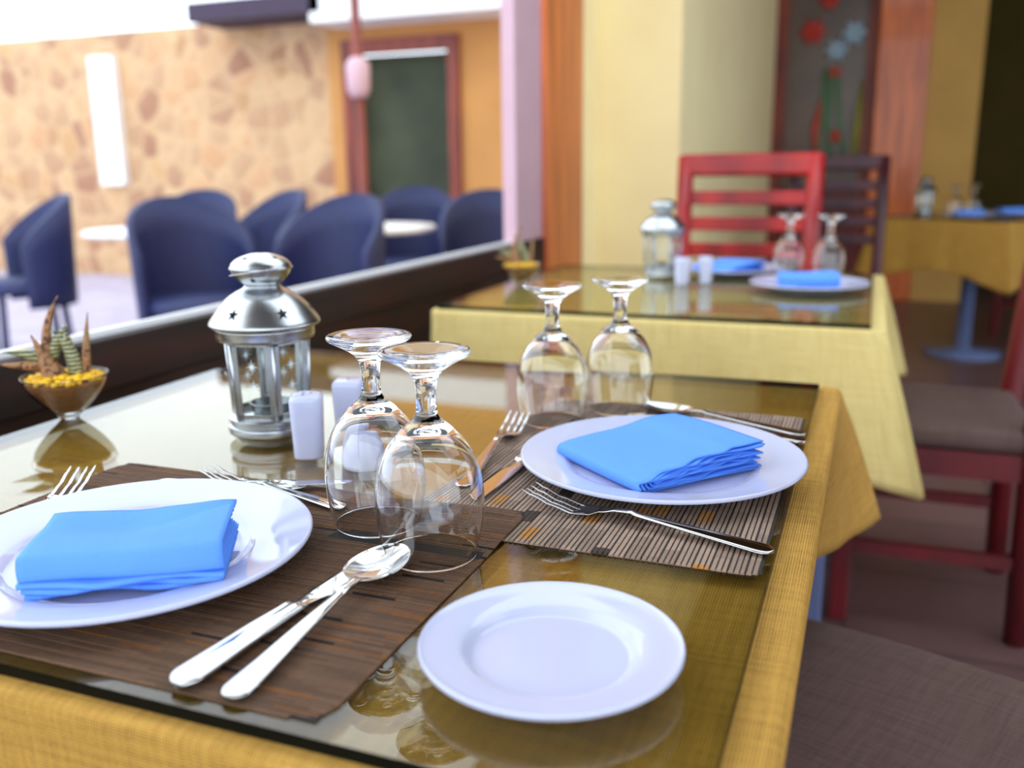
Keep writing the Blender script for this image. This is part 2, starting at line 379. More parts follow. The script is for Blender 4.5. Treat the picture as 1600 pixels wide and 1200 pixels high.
# ---------------------------------------------------------------- tables
def cloth_mesh(x0, x1, y0, y1, z, drop, seed=0, corner=(0.075,) * 4, lean=(0, 0, 0, 0)):
    rnd = random.Random(seed); r = 0.012; path = []
    cs = [(x1 - r, y0 + r, -PI / 2), (x1 - r, y1 - r, 0), (x0 + r, y1 - r, PI / 2), (x0 + r, y0 + r, PI)]
    n = 44
    for ci in range(4):
        cx, cy, a0 = cs[ci]
        for k in range(13):
            a = a0 + k * PI / 24; path.append((Vector((cx + r * math.cos(a), cy + r * math.sin(a))), Vector((math.cos(a), math.sin(a))), ci, 0.0))
        nx, ny, _ = cs[(ci + 1) % 4]; p0 = path[-1][0]; nrm = path[-1][1]
        p1 = Vector((nx + r * math.cos(a0 + PI / 2), ny + r * math.sin(a0 + PI / 2))); L = (p1 - p0).length
        for k in range(1, n):
            d = L * k / n; cn = ci if d < L / 2 else (ci + 1) % 4
            path.append((p0 + (p1 - p0) * k / n, nrm, cn, min(d, L - d)))
    rows = [(0.0, 0.0)] + [(0.007 * math.sin(t), 0.007 * (1 - math.cos(t))) for t in (0.5, 1.0, 1.57)]
    bm = bmesh.new(); uvl = bm.loops.layers.uv.new('UVMap'); uvs = {}; rings = []
    ph = [rnd.uniform(0, 6.28) for _ in range(6)]; N = len(path)
    def addv(co, uv): v = bm.verts.new(co); uvs[v] = uv; return v
    for o_, dz in rows:
        rings.append([addv((p.x + nn.x * o_, p.y + nn.y * o_, z - dz), (p.x + nn.x * (o_ + dz), p.y + nn.y * (o_ + dz))) for p, nn, c, d in path])
    T = 16
    for ti in range(1, T + 1):
        t = ti / T; ring = []
        for i, (p, nn, c, d) in enumerate(path):
            side = 0 if nn.x > 0.7 else 1 if nn.y > 0.7 else 2 if nn.x < -0.7 else 3
            wc = math.exp(-(d / 0.10) ** 1.3); wc2 = math.exp(-(d / 0.17) ** 1.2)
            dr_ = drop * (1 + 0.36 * wc2)
            s = i / N * 2 * PI
            wav = (0.009 * math.sin(9 * s + ph[0]) + 0.006 * math.sin(17 * s + ph[1])) * t * (1 - wc)
            out = 0.007 + 0.012 * t + corner[c] * wc * t ** 0.85 + wav + 0.004 * math.sin(31 * s + ph[2]) * t
            out -= lean[side] * t * (1 - wc)
            # the fold pulls the cloth diagonally outwards near a corner
            ccx, ccy, ca = cs[c]; dg = Vector((math.cos(ca + PI / 4), math.sin(ca + PI / 4)))
            q = p + nn * out * (1 - wc) + dg * out * wc
            zz = z - 0.007 - dr_ * t
            ring.append(addv((q.x, q.y, zz), (p.x + nn.x * (0.012 + dr_ * t), p.y + nn.y * (0.012 + dr_ * t))))
        rings.append(ring)
    for a, b_ in zip(rings, rings[1:]):
        for i in range(N): j = (i + 1) % N; bm.faces.new((a[i], b_[i], b_[j], a[j]))
    bm.faces.new(rings[0])
    for f in bm.faces:
        f.smooth = True
        for l in f.loops: l[uvl].uv = uvs[l.vert]
    bmesh.ops.recalc_face_normals(bm, faces=bm.faces)
    return bm
def make_table(x0, x1, y0, y1, drop, seed, labels, loc=(0, 0, 0), rz=0, glass=True, pole=False, corner=(0.075,) * 4, lean=(0, 0, 0, 0), cloth='cloth'):
    group = None
    t = thing('dining_table', labels[0], 'table', loc, rz)
    obj('tabletop', B(x0 + 0.01, x1 - 0.01, y0 + 0.01, y1 - 0.01, TZ - 0.036, TZ - 0.0106), 'redwood', t)
    if pole:
        cx, cy = (x0 + x1) / 2, (y0 + y1) / 2
        obj('leg', lathe([(0, 0), (0.2, 0.0), (0.2, 0.015), (0.04, 0.03), (0.035, TZ - 0.036), (0, TZ - 0.036)], 20), 'bluemetal', t, True, loc=(cx, cy, 0))
    else:
        for ax in (x0 + 0.06, x1 - 0.135):
            for ay in (y0 + 0.06, y1 - 0.12): obj('leg', B(ax, ax + 0.06, ay, ay + 0.06, 0, TZ - 0.036, bev=0.004), 'bluemetal', t)
    c = obj('tablecloth', cloth_mesh(x0, x1, y0, y1, TZ - 0.0086, drop, seed, corner, lean), cloth)
    c.location = loc; c.rotation_euler = (0, 0, rz)
    sm = c.modifiers.new('thickness', 'SOLIDIFY'); sm.thickness = 0.0012; sm.offset = -1
    tag(c, labels[1], 'tablecloth')
    if glass:
        ix = 0.022
        bm = B(x0 + ix * 0.4, x1 - ix, y0 + 0.006, y1 - ix, TZ - 0.0080, TZ, bev=0.0)
        g = obj('glass_top', bm, ['tabletop', 'glass_edge'])
        for p in g.data.polygons: p.material_index = 0 if abs(p.normal.z) > 0.9 else 1
        g.location = loc; g.rotation_euler = (0, 0, rz)
        tag(g, labels[2], 'glass top')
    return t
make_table(-0.897, -0.030, 0.346, 1.270, 0.14, 3,
           ['dining table in front, hidden beneath the mustard cloth and glass', 'mustard woven tablecloth hanging over the front table', 'clear glass sheet lying on the mustard cloth of the front table'], corner=(0.0, 0.075, 0.0, 0.0), lean=(0.045, 0, 0.03, 0.02))
make_table(-0.86, 0.03, 1.745, 2.63, 0.20, 5,
           ['second dining table, behind the front one', 'paler yellow tablecloth with a long hanging corner on the second table', 'clear glass sheet on the second table'], corner=(0.10, 0.10, 0, 0), lean=(0, 0, 0.03, 0), cloth='cloth_pale')
make_table(-0.36, 0.36, -0.36, 0.36, 0.24, 8,
           ['small far table on a blue grey pedestal by the dim room', 'mustard tablecloth on the small far pedestal table', 'clear glass sheet on the small far table'], loc=(0.50, 5.52, 0), rz=math.radians(-33), pole=True)

# ---------------------------------------------------------------- place mats
def make_mat(name, label, w, l, pitch, axis, mat, loc, zfun, cut=0.012):
    # reeds run along `axis`; mat spans 0..w across and 0..l along
    t = thing(name, label, 'place mat', loc, 0, 'woven reed place mats')
    n = int(w / pitch); shared = {}
    for i in range(n):
        a0 = i * pitch; a1 = a0 + pitch * (0.93 if (i % 3) != 2 else 0.80)
        d = min(a0, w - a1); trim = max(0, cut - math.sqrt(max(0, cut ** 2 - (cut - d) ** 2))) if d < cut else 0
        nseg = 9; vs = []; fs = []
        jit = random.choice((0.0, 0.0, 0.0003))
        for k in range(nseg + 1):
            u = trim + (l - 2 * trim) * k / nseg
            zz = zfun(a0, u)
            for (aa, dz) in ((a0, 0.0002), (a0 + pitch * 0.14, 0.0011 + jit), (a1 - pitch * 0.14, 0.0011 + jit), (a1, 0.0002)):
                vs.append((aa - a0, u, zz + dz) if axis == 'Y' else (u, aa - a0, zz + dz))
        for k in range(nseg):
            for q in range(3):
                f = (k * 4 + q, k * 4 + q + 1, k * 4 + q + 5, k * 4 + q + 4)
                fs.append(f if axis == 'X' else f[::-1])
        fs.append((0, 1, 2, 3)); e = nseg * 4; fs.append((e + 3, e + 2, e + 1, e))
        o = obj('reed', (vs, fs), mat, t)
        o.pass_index = (i // 3 if axis == 'Y' else i) + 1
        o.location = (a0, 0, 0) if axis == 'Y' else (0, a0, 0)
        bm = bmesh.new(); bm.from_mesh(o.data); bmesh.ops.recalc_face_normals(bm, faces=bm.faces); bm.to_mesh(o.data); bm.free()
    vs = []; fs = []; na, nu = 12, 12
    for i in range(na + 1):
        for k in range(nu + 1):
            a, u = 0.002 + (w - 0.004) * i / na, 0.004 + (l - 0.008) * k / nu
            z = zfun(a, u) + 0.0006; vs.append((a, u, z) if axis == 'Y' else (u, a, z))
    for i in range(na):
        for k in range(nu): p = i * (nu + 1) + k; fs.append((p, p + 1, p + nu + 2, p + nu + 1))
    o = obj('backing', (vs, fs), 'matback', t)
    sm = o.modifiers.new('thickness', 'SOLIDIFY'); sm.thickness = 0.0005; sm.offset = 0
    return t
make_mat('place_mat', 'tan reed place mat under the right plate, at the far end of the table', 0.302, 0.443, 0.0042, 'Y', 'reedR', (-0.357, 0.622, TZ + 0.0002), lambda a, u: 0.0)
def lift(a, u):
    sx_ = min(1, max(0, (u - 0.30) / 0.05)); sy_ = min(1, max(0, (a - 0.225) / 0.035))
    return 0.0021 * min(sx_, sy_)
make_mat('place_mat', 'dark brown reed place mat under the left plate, nearest the camera', 0.320, 0.430, 0.0031, 'X', 'reedL', (-0.682, 0.362, TZ + 0.0002), lift, cut=0.02)
MZ = TZ + 0.0016

# ---------------------------------------------------------------- crockery
def plate_mesh(R, h, well, foot, th=0.0042, n=96):
    top = [(0, 0.0062), (well * 0.6, 0.0060), (well * 0.92, 0.0064), (well, 0.0072), (well * 1.06, 0.0098), (well + (R - well) * 0.25, 0.0125), (R * 0.93, h - 0.0015), (R * 0.985, h)]
    tp = [(0, 0.0062)] + smoothprof(top[1:], 5)
    rim = [(R * 0.994, h - 0.0003), (R, h - 0.0016), (R * 0.996, h - 0.0032), (R * 0.985, h - 0.0040)]
    bot = [(R * 0.93, h - 0.0058), (well + (R - well) * 0.3, 0.0078), (well * 1.02, 0.0036), (foot + 0.003, 0.0022), (foot + 0.002, 0.0), (foot - 0.003, 0.0), (foot - 0.004, 0.0020), (0, 0.0022)]
    return lathe(tp + rim + bot, n)
PL = 'dinner plates with blue napkins'
pl = obj('dinner_plate', plate_mesh(0.133, 0.0195, 0.083, 0.072), 'porcelain', None, True, (-0.498, 0.492, MZ))
tag(pl, 'large white dinner plate on the dark brown mat, cut by the left edge', 'plate')
p2 = dup(pl, 'large white dinner plate on the tan mat, right side of the table', (-0.172, 0.825, MZ))
bp = obj('bread_plate', plate_mesh(0.0775, 0.0165, 0.047, 0.041), 'porcelain', None, True, (-0.1585, 0.4625, TZ))
tag(bp, 'small empty white side plate standing directly on the glass', 'plate')

# ---------------------------------------------------------------- napkins
def sheet(bm, uvl, line, v0, v1, nv, th, post):
    pts = [Vector(p) for p in line]; nrm = []
    for i in range(len(pts)):
        d = (pts[min(i + 1, len(pts) - 1)] - pts[max(i - 1, 0)]).normalized(); nrm.append(Vector((-d.y, d.x)))
    acc = [0.0]
    for i in range(1, len(pts)): acc.append(acc[-1] + (pts[i] - pts[i-1]).length)
    G = []
    for side in (1, -1):
        g = []
        for j in range(nv + 1):
            v = v0 + (v1 - v0) * j / nv
            g.append([bm.verts.new(post(p.x + n_.x * th * side / 2, v, p.y + n_.y * th * side / 2)) for p, n_ in zip(pts, nrm)])
        G.append(g)
    n = len(pts)
    def face(vs, uvs):
        f = bm.faces.new(vs); f.smooth = True
        for l, u in zip(f.loops, uvs): l[uvl].uv = u
    for s_, g in enumerate(G):
        for j in range(nv):
            for i in range(n - 1):
                q = [g[j][i], g[j][i+1], g[j+1][i+1], g[j+1][i]]
                va, vb = v0 + (v1 - v0) * j / nv, v0 + (v1 - v0) * (j + 1) / nv
                u = [(acc[i], va), (acc[i+1], va), (acc[i+1], vb), (acc[i], vb)]
                face(q if s_ else q[::-1], u if s_ else u[::-1])
    a, c = G
    for j in (0, nv):
        for i in range(n - 1): face([a[j][i], a[j][i+1], c[j][i+1], c[j][i]], [(acc[i], 0)] * 4)
    for i in (0, n - 1):
        for j in range(nv): face([a[j][i], a[j+1][i], c[j+1][i], c[j][i]], [(acc[i], 0)] * 4)
def ufold(f, end_t, end_b, zb, zt, n=26, rnd=None, wob=0.0, slope=None, bulge=0.42):
    # polyline: bottom layer from the open end to the fold, around, and back along the top
    ph = [rnd.uniform(0, 6.28) for _ in range(4)] if rnd else [0] * 4
    def wv(u, k): return wob * (math.sin(u * 95 + ph[k]) * 0.6 + math.sin(u * 170 + ph[k + 1]) * 0.4) * min(1, (u - f) / 0.03)
    sl = slope or (lambda u: 1.0)
    pts = []
    for i in range(n):
        u = end_b + (f - end_b) * i / n; pts.append((u, zb * sl(u) + wv(u, 0)))
    zb_, zt_ = zb * sl(f), zt * sl(f)
    for k in range(1, 10):
        a = -PI / 2 - PI * k / 10
        pts.append((f + (zt_ - zb_) * bulge * math.cos(a), (zb_ + zt_) / 2 + (zt_ - zb_) / 2 * math.sin(a)))
    for i in range(n + 1):
        u = f + (end_t - f) * i / n; pts.append((u, zt * sl(u) + wv(u, 2)))
    return pts
def napkin_right():
    rnd = random.Random(11); bm = bmesh.new(); uvl = bm.loops.layers.uv.new('UVMap'); L = 0.143; D = 0.130
    def slope(u): return 0.42 + 0.58 * min(1, max(0, (u - 0.004) / 0.10)) ** 0.8
    def post(u, v, z):
        t = v / D
        k = 1 - 0.16 * t + 0.35 * t * max(0, 1 - u / 0.06)
        wr = 0.0012 * math.sin(u * 38 + v * 30) * (z / 0.026)
        return (u + 0.006 * t * math.sin(u * 20) - 0.006 * (1 - z / 0.026) * 0, v + 0.0025 * math.sin(z * 900 + u * 20) * (1 - t), max(z * k + wr * (z / 0.026), 0.0002))
    Z = [(0.0010, 0.0262), (0.0040, 0.0235), (0.0072, 0.0205), (0.0105, 0.0175), (0.0130, 0.0152)]
    for i, (zb, zt) in enumerate(Z):
        sheet(bm, uvl, ufold(0.004 + i * 0.0035, L - rnd.uniform(0, 0.006) * (i > 0), L - rnd.uniform(0, 0.008), zb, zt, 30, rnd, 0.0009 * (0.5 + i * 0.35), slope), 0, D, 18, 0.0009, post)
    bmesh.ops.recalc_face_normals(bm, faces=bm.faces); return bm
nr = obj('napkin', napkin_right(), 'napkin', None, False, (-0.1691, 0.7292, MZ + 0.0088))
nr.rotation_euler = (0, 0, math.radians(51))
tag(nr, 'pale blue folded cloth napkin on the right dinner plate, layers showing on its near edge', 'napkin')
def napkin_left():
    rnd = random.Random(5); bm = bmesh.new(); uvl = bm.loops.layers.uv.new('UVMap'); L = 0.130; D = 0.084
    def mk(sw, lo):
        def post(u, v, z):
            t = v / L + 0.5
            z2 = z + sw * (math.sin(t * 11 + lo) * 0.5 + math.sin(t * 23 + lo * 2) * 0.25)
            if lo == 0:
                dip = math.exp(-((u - 0.060) / 0.022) ** 2) * math.exp(-((t - 0.45) / 0.35) ** 2)
                z2 -= 0.0085 * dip * (z / 0.034)
                z2 -= 0.0040 * math.exp(-((u - 0.03 - 0.05 * t) / 0.005) ** 2) * max(0, t - 0.35) * (z / 0.034)
                z2 += 0.004 * (t - 0.5) * (z / 0.034)
                u += 0.003 * math.sin(t * 5 + 1)
            else: u += 0.0035 * math.sin(t * 9 + lo)
            return (v, u, max(z2, 0.0003))
        return post
    for i, (f, zb, zt) in enumerate([(0.003, 0.0130, 0.0320), (0.005, 0.0155, 0.0296), (0.007, 0.0180, 0.0270), (0.009, 0.0205, 0.0245)]):
        sheet(bm, uvl, ufold(f, D - 0.002 * i, D - 0.002 * i, zb, zt, 22, rnd, 0.0002, None, 0.22), -L / 2 + 0.001 * i, L / 2 - 0.001 * i, 30, 0.0010, mk(0.0006, 0))
    for i, (f, zb, zt) in enumerate([(-0.001, 0.0092, 0.0126), (0.002, 0.0056, 0.0088), (0.005, 0.0022, 0.0052)]):
        sheet(bm, uvl, ufold(f, D - 0.004, D - 0.004, zb, zt, 16, rnd, 0.0001), -L / 2 - 0.001 + 0.002 * i, L / 2 - 0.001 * i, 40, 0.0010, mk(0.0009, 1 + i * 1.7))
    bmesh.ops.recalc_face_normals(bm, faces=bm.faces); return bm
nl = obj('napkin', napkin_left(), 'napkin', None, False, (-0.4455, 0.4300, MZ + 0.0095))
nl.rotation_euler = (0, 0, math.radians(31))
tag(nl, 'deep blue folded cloth napkin on the left dinner plate, thick smooth fold in front', 'napkin')

# ---------------------------------------------------------------- cutlery
def loft(bm, st, ns=10):
    # stations: x, half width, z of middle, crown (+) or dish (-), thickness, sideways offset, bead
    tops, bots = [], []
    for x, w_, zc, cr, th, off, bead in st:
        a, b_ = [], []
        for k in range(ns + 1):
            s_ = -1 + 2 * k / ns; e = 1 - s_ * s_
            zt = zc + cr * e + (bead * (1 if 0.6 < abs(s_) < 0.95 else 0))
            a.append(bm.verts.new((x, off + w_ * s_, zt))); b_.append(bm.verts.new((x, off + w_ * s_ * 0.96, zt - bead * 0 - th * (0.45 + 0.55 * e))))
        tops.append(a); bots.append(b_)
    for i in range(len(st) - 1):
        for k in range(ns):
            bm.faces.new((tops[i][k], tops[i+1][k], tops[i+1][k+1], tops[i][k+1]))
            bm.faces.new((bots[i][k], bots[i][k+1], bots[i+1][k+1], bots[i+1][k]))
        for k in (0, ns): bm.faces.new((tops[i][k], bots[i][k], bots[i+1][k], tops[i+1][k]))
    for i in (0, len(st) - 1):
        for k in range(ns): bm.faces.new((tops[i][k], tops[i][k+1], bots[i][k+1], bots[i][k]))
    bmesh.ops.recalc_face_normals(bm, faces=bm.faces); return bm
def interp(keys, n):
    # smooth stations from keys (first column is x)
    out = []
    x0, x1 = keys[0][0], keys[-1][0]
    for i in range(n + 1):
        x = x0 + (x1 - x0) * (0.5 - 0.5 * math.cos(PI * i / n))
        for a, b_ in zip(keys, keys[1:]):
            if a[0] <= x <= b_[0] + 1e-9:
                t = (x - a[0]) / (b_[0] - a[0]); t2 = t * t * (3 - 2 * t)
                out.append([x] + [a[q] + (b_[q] - a[q]) * t2 for q in range(1, len(a))]); break
    return out
def handle_keys(x0, L, zend, bead=0.0005):
    # broad rounded end at x0 -> slim neck at x0+L
    out = []
    for i in range(60):
        u = (i / 59) ** 1.6; x = u * L
        w_ = 0.0098 - 0.0062 * min(1, max(0, (u - 0.10) / 0.75)) ** 0.9
        if x < 0.0098: w_ *= math.sqrt(max(0.004, 1 - ((0.0098 - x) / 0.0098) ** 2))
        z_ = 0.0030 + (zend + 0.0016 - 0.0030) * (u ** 1.1) if u < 0.86 else zend + 0.0016 * (1 - (u - 0.86) / 0.14) - 0.0008 * math.sin((u - 0.86) / 0.14 * PI) * 0
        bd = bead * min(1, x / 0.008) * max(0, 1 - u / 0.8)
        out.append((x0 + x, w_, z_, 0.0009 - 0.0003 * u, 0.0022 + 0.0008 * u, 0, bd))
    return out
def spoon_bowl(x0, x1, wmax, z0):
    out = []; n_ = 40
    for i in range(n_ + 1):
        t = -math.cos(PI * i / n_); x = x0 + (x1 - x0) * (t + 1) / 2
        w_ = wmax * math.sqrt(max(0.004, 1 - t * t)) * (1 + 0.10 * t * -1)
        w_ = max(w_, 0.0034 if t < -0.9 else 0.0004)
        dp = max(0, 1 - t * t) ** 0.8
        out.append((x, w_, z0 + 0.0012 * max(0, -t) ** 3, -0.0072 * dp, 0.0014 + 0.0012 * max(0, -t) ** 6, 0, 0))
    return out
def make_spoon(label, loc, rz, scale=1.0):
    t = thing('spoon', label, 'spoon', loc, rz); t.scale = (scale,) * 3
    obj('handle', loft(bmesh.new(), handle_keys(0, 0.143, 0.0088)), 'steel', t, True)
    obj('bowl', loft(bmesh.new(), spoon_bowl(0.139, 0.2055, 0.0208, 0.0082), 16), 'steel', t, True)
    return t
def make_fork(label, loc, rz, scale=1.0):
    t = thing('fork', label, 'fork', loc, rz); t.scale = (scale,) * 3
    obj('handle', loft(bmesh.new(), handle_keys(0, 0.130, 0.0095)), 'steel', t, True)
    k = [(0.126, 0.0034, 0.0098, 0.0004, 0.0028, 0, 0), (0.138, 0.0060, 0.0076, -0.0004, 0.0020, 0, 0), (0.148, 0.0110, 0.0048, -0.0018, 0.0018, 0, 0), (0.158, 0.0122, 0.0040, -0.0018, 0.0017, 0, 0), (0.163, 0.0122, 0.0042, -0.0016, 0.0016, 0, 0)]
    obj('head', loft(bmesh.new(), interp(k, 24), 12), 'steel', t, True)
    for q in range(4):
        y = -0.0105 + 0.0070 * q; dz = -0.0016 * (1 - (y / 0.0122) ** 2)
        kk = [(0.160, 0.0019, 0.0040 + dz, 0.0002, 0.0016, y, 0), (0.180, 0.0016, 0.0072 + dz, 0.0002, 0.0016, y, 0), (0.200, 0.0013, 0.0125 + dz, 0.0002, 0.0015, y * 1.02, 0), (0.208, 0.0004, 0.0150 + dz, 0.0001, 0.0010, y * 1.02, 0)]
        obj('tine', loft(bmesh.new(), interp(kk, 12), 4), 'steel', t, True)
    return t
def make_knife(label, loc, rz, scale=1.0):
    t = thing('table_knife', label, 'knife', loc, rz); t.scale = (scale,) * 3
    k = [(0.011 * (1 - math.cos(q * PI / 16)), 0.0110 * math.sin(q * PI / 16) + 0.0004, 0.0044 + 0.0022 * math.sin(q * PI / 16), 0.0011, 0.0038 + 0.0024 * math.sin(q * PI / 16), 0, 0.0007 * (q / 8) ** 2) for q in range(9)] + [ (0.060, 0.0100, 0.0068, 0.0012, 0.0062, 0, 0.0007), (0.108, 0.0084, 0.0064, 0.0010, 0.0058, 0, 0.0007), (0.113, 0.0078, 0.0058, 0.0008, 0.0052, 0, 0)]
    obj('handle', loft(bmesh.new(), k[:8] + [tuple(q) for q in interp(k[8:], 30)], 14), 'steel', t, True)
    k = [(0.110, 0.0062, 0.0048, 0.0006, 0.0040, 0, 0), (0.118, 0.0050, 0.0040, 0.0004, 0.0030, 0.0006, 0), (0.128, 0.0066, 0.0034, 0.0002, 0.0022, 0.0006, 0), (0.140, 0.0098, 0.0032, 0.0002, 0.0018, -0.0012, 0), (0.185, 0.0102, 0.0030, 0.0002, 0.0016, -0.0012, 0), (0.210, 0.0086, 0.0028, 0.0001, 0.0014, -0.0004, 0), (0.220, 0.0046, 0.0026, 0.0001, 0.0012, 0.003, 0), (0.2235, 0.0006, 0.0024, 0, 0.0010, 0.005, 0)]
    obj('blade', loft(bmesh.new(), interp(k, 40), 8), 'steel', t, True)
    return t
def place(fn, label, a, b_, L, z=MZ, scale=None):
    # a = end of the handle, b_ = tip
    d = Vector(b_) - Vector(a); sc = scale or d.length / L
    return fn(label, (a[0], a[1], z), math.atan2(d.y, d.x), sc)
place(make_knife, 'polished table knife lying under the tip of the large spoon', (-0.345, 0.361), (-0.326, 0.572), 0.2235)
sp = place(make_spoon, 'large polished spoon at the front, its bowl resting over the knife blade', (-0.3105, 0.362), (-0.312, 0.566), 0.2055)
sp.location.z += 0.0006; sp.rotation_euler.y = -0.012
place(make_fork, 'dinner fork in front of the right dinner plate, handle at the table edge', (-0.052, 0.662), (-0.261, 0.706), 0.208)
place(make_fork, 'fork half hidden under the left dinner plate, only its tines showing', (-0.585, 0.425), (-0.676, 0.622), 0.208)
place(make_fork, 'fork left of the right dinner plate, tines pointing to the upturned glasses', (-0.333, 0.728), (-0.357, 0.940), 0.208)
place(make_knife, 'table knife sticking out beneath the left rim of the right plate', (-0.300, 0.905), (-0.307, 0.695), 0.2235)
place(make_spoon, 'spoon behind the right plate, bowl towards the two far glasses', (-0.052, 0.985), (-0.240, 1.046), 0.2055)
place(make_knife, 'table knife behind the right plate, beside the spoon handle', (-0.050, 0.952), (-0.250, 1.012), 0.2235)
place(make_spoon, 'dessert spoon behind the left plate, bowl towards the salt shakers', (-0.606, 0.640), (-0.460, 0.664), 0.2055)
place(make_fork, 'dessert fork behind the left plate, handle end by the nearest glasses', (-0.404, 0.636), (-0.572, 0.666), 0.208)
k = place(make_knife, 'dessert knife behind the left plate, tip pointing past the wine glass', (-0.555, 0.628), (-0.428, 0.690), 0.2235); k.location.z += 0.004

# ---------------------------------------------------------------- wine glasses, standing upside down
def goblet():
    outer = [(0.0368, 0.0), (0.0403, 0.015), (0.0430, 0.035), (0.0430, 0.050), (0.0395, 0.068), (0.0320, 0.084), (0.0215, 0.096), (0.0125, 0.1035), (0.0088, 0.1085), (0.0078, 0.116), (0.0080, 0.127), (0.0095, 0.135), (0.0145, 0.1415), (0.0245, 0.1475), (0.0340, 0.1522)]
    inner = [(0.0359, 0.0), (0.0393, 0.015), (0.0420, 0.035), (0.0419, 0.050), (0.0383, 0.067), (0.0305, 0.0815), (0.0200, 0.0915), (0.0100, 0.0960), (0.0, 0.0972)]
    op = smoothprof(outer, 5); ip = smoothprof(inner, 5)
    top = [(0.0352, 0.1532), (0.0358, 0.1546), (0.0350, 0.1560), (0.0330, 0.1565), (0.0200, 0.1548), (0.0080, 0.1535), (0, 0.1530)]
    lip = [(0.0364, -0.0004 + 0.0004)]
    return lathe(ip[::-1] + lip + op + top, 72)
g1 = obj('wine_glass', goblet(), 'glass', None, True, (-0.2935, 0.580, MZ + 0.0003))
g1.scale = (0.94, 0.94, 1.0)
tag(g1, 'nearest upturned wine glass, beside the large spoon tip', 'wine glass', None)
dup(g1, 'upturned wine glass behind the nearest one, next to the salt shakers', (-0.363, 0.622, MZ + 0.0003))
dup(g1, 'left of the two upturned wine glasses behind the right plate', (-0.3265, 0.962, MZ), rz=0.4)
dup(g1, 'right of the two upturned wine glasses behind the right plate', (-0.268, 1.035, MZ), rz=0.9)

# ---------------------------------------------------------------- shakers
def rounded_tower(w0, w1, h, rad=0.008, top=0.006):
    bm = bmesh.new(); rings = []
    def ring(w_, z):
        vs = []
        r = min(rad, w_ / 2 * 0.9)
        for q, (sx_, sy_) in enumerate(((1, 1), (-1, 1), (-1, -1), (1, -1))):
            for k in range(6):
                a = q * PI / 2 + k * PI / 10
                vs.append(bm.verts.new((sx_ * (w_ / 2 - r) + r * math.cos(a), sy_ * (w_ / 2 - r) + r * math.sin(a), z)))
        return vs
    prof = [(w0 - 0.004, 0), (w0 - 0.001, 0.001), (w0, 0.003)] + [(w0 + (w1 - w0) * t, 0.003 + (h - top - 0.003) * t) for t in (0.25, 0.5, 0.75, 1)]
    prof += [(w1 - top * 2 * (1 - math.cos(a)) * 0.8, h - top + top * math.sin(a)) for a in (0.4, 0.8, 1.2, 1.5)]
    rings = [ring(*p) for p in prof]
    for a, c in zip(rings, rings[1:]):
        for i in range(len(a)): j = (i + 1) % len(a); bm.faces.new((a[i], a[j], c[j], c[i]))
    bm.faces.new(rings[0][::-1]); bm.faces.new(rings[-1])
    bmesh.ops.recalc_face_normals(bm, faces=bm.faces); return bm
def shaker(label, loc, rz, holes):
    t = thing('shaker', label, 'shaker', loc, rz)
    sharp(obj('body', rounded_tower(0.029, 0.033, 0.066), 'porcelain', t), 60)
    for k in range(holes):
        a = 2 * PI * k / holes; rr = 0.005 if holes > 1 else 0
        obj('hole', lathe([(0, 0.0658), (0.0011, 0.0658), (0.0011, 0.0662), (0, 0.0662)], 8), 'black', t, loc=(rr * math.cos(a), rr * math.sin(a), 0))
    return t
sh = shaker('white square ceramic shaker in front, between lantern and glasses', (-0.519, 0.760, TZ), math.radians(28), 3)
sh2 = shaker('white square ceramic shaker half hidden behind the front shaker', (-0.512, 0.830, TZ), math.radians(20), 1)
th = lathe([(0, 0.0), (0.018, 0.0), (0.0215, 0.002)] + smoothprof([(0.0225, 0.006), (0.0230, 0.016), (0.0205, 0.032), (0.0165, 0.046), (0.0155, 0.051)], 4) + [(0.0150, 0.0522), (0.0138, 0.0520), (0.0132, 0.050), (0.0145, 0.040), (0.018, 0.02), (0.017, 0.006), (0, 0.005)], 40)
tp = obj('toothpick_holder', th, 'porcelain', None, True, (-0.452, 0.752, TZ)); tag(tp, 'small white open ceramic toothpick holder seen behind the wine glass', 'toothpick holder')

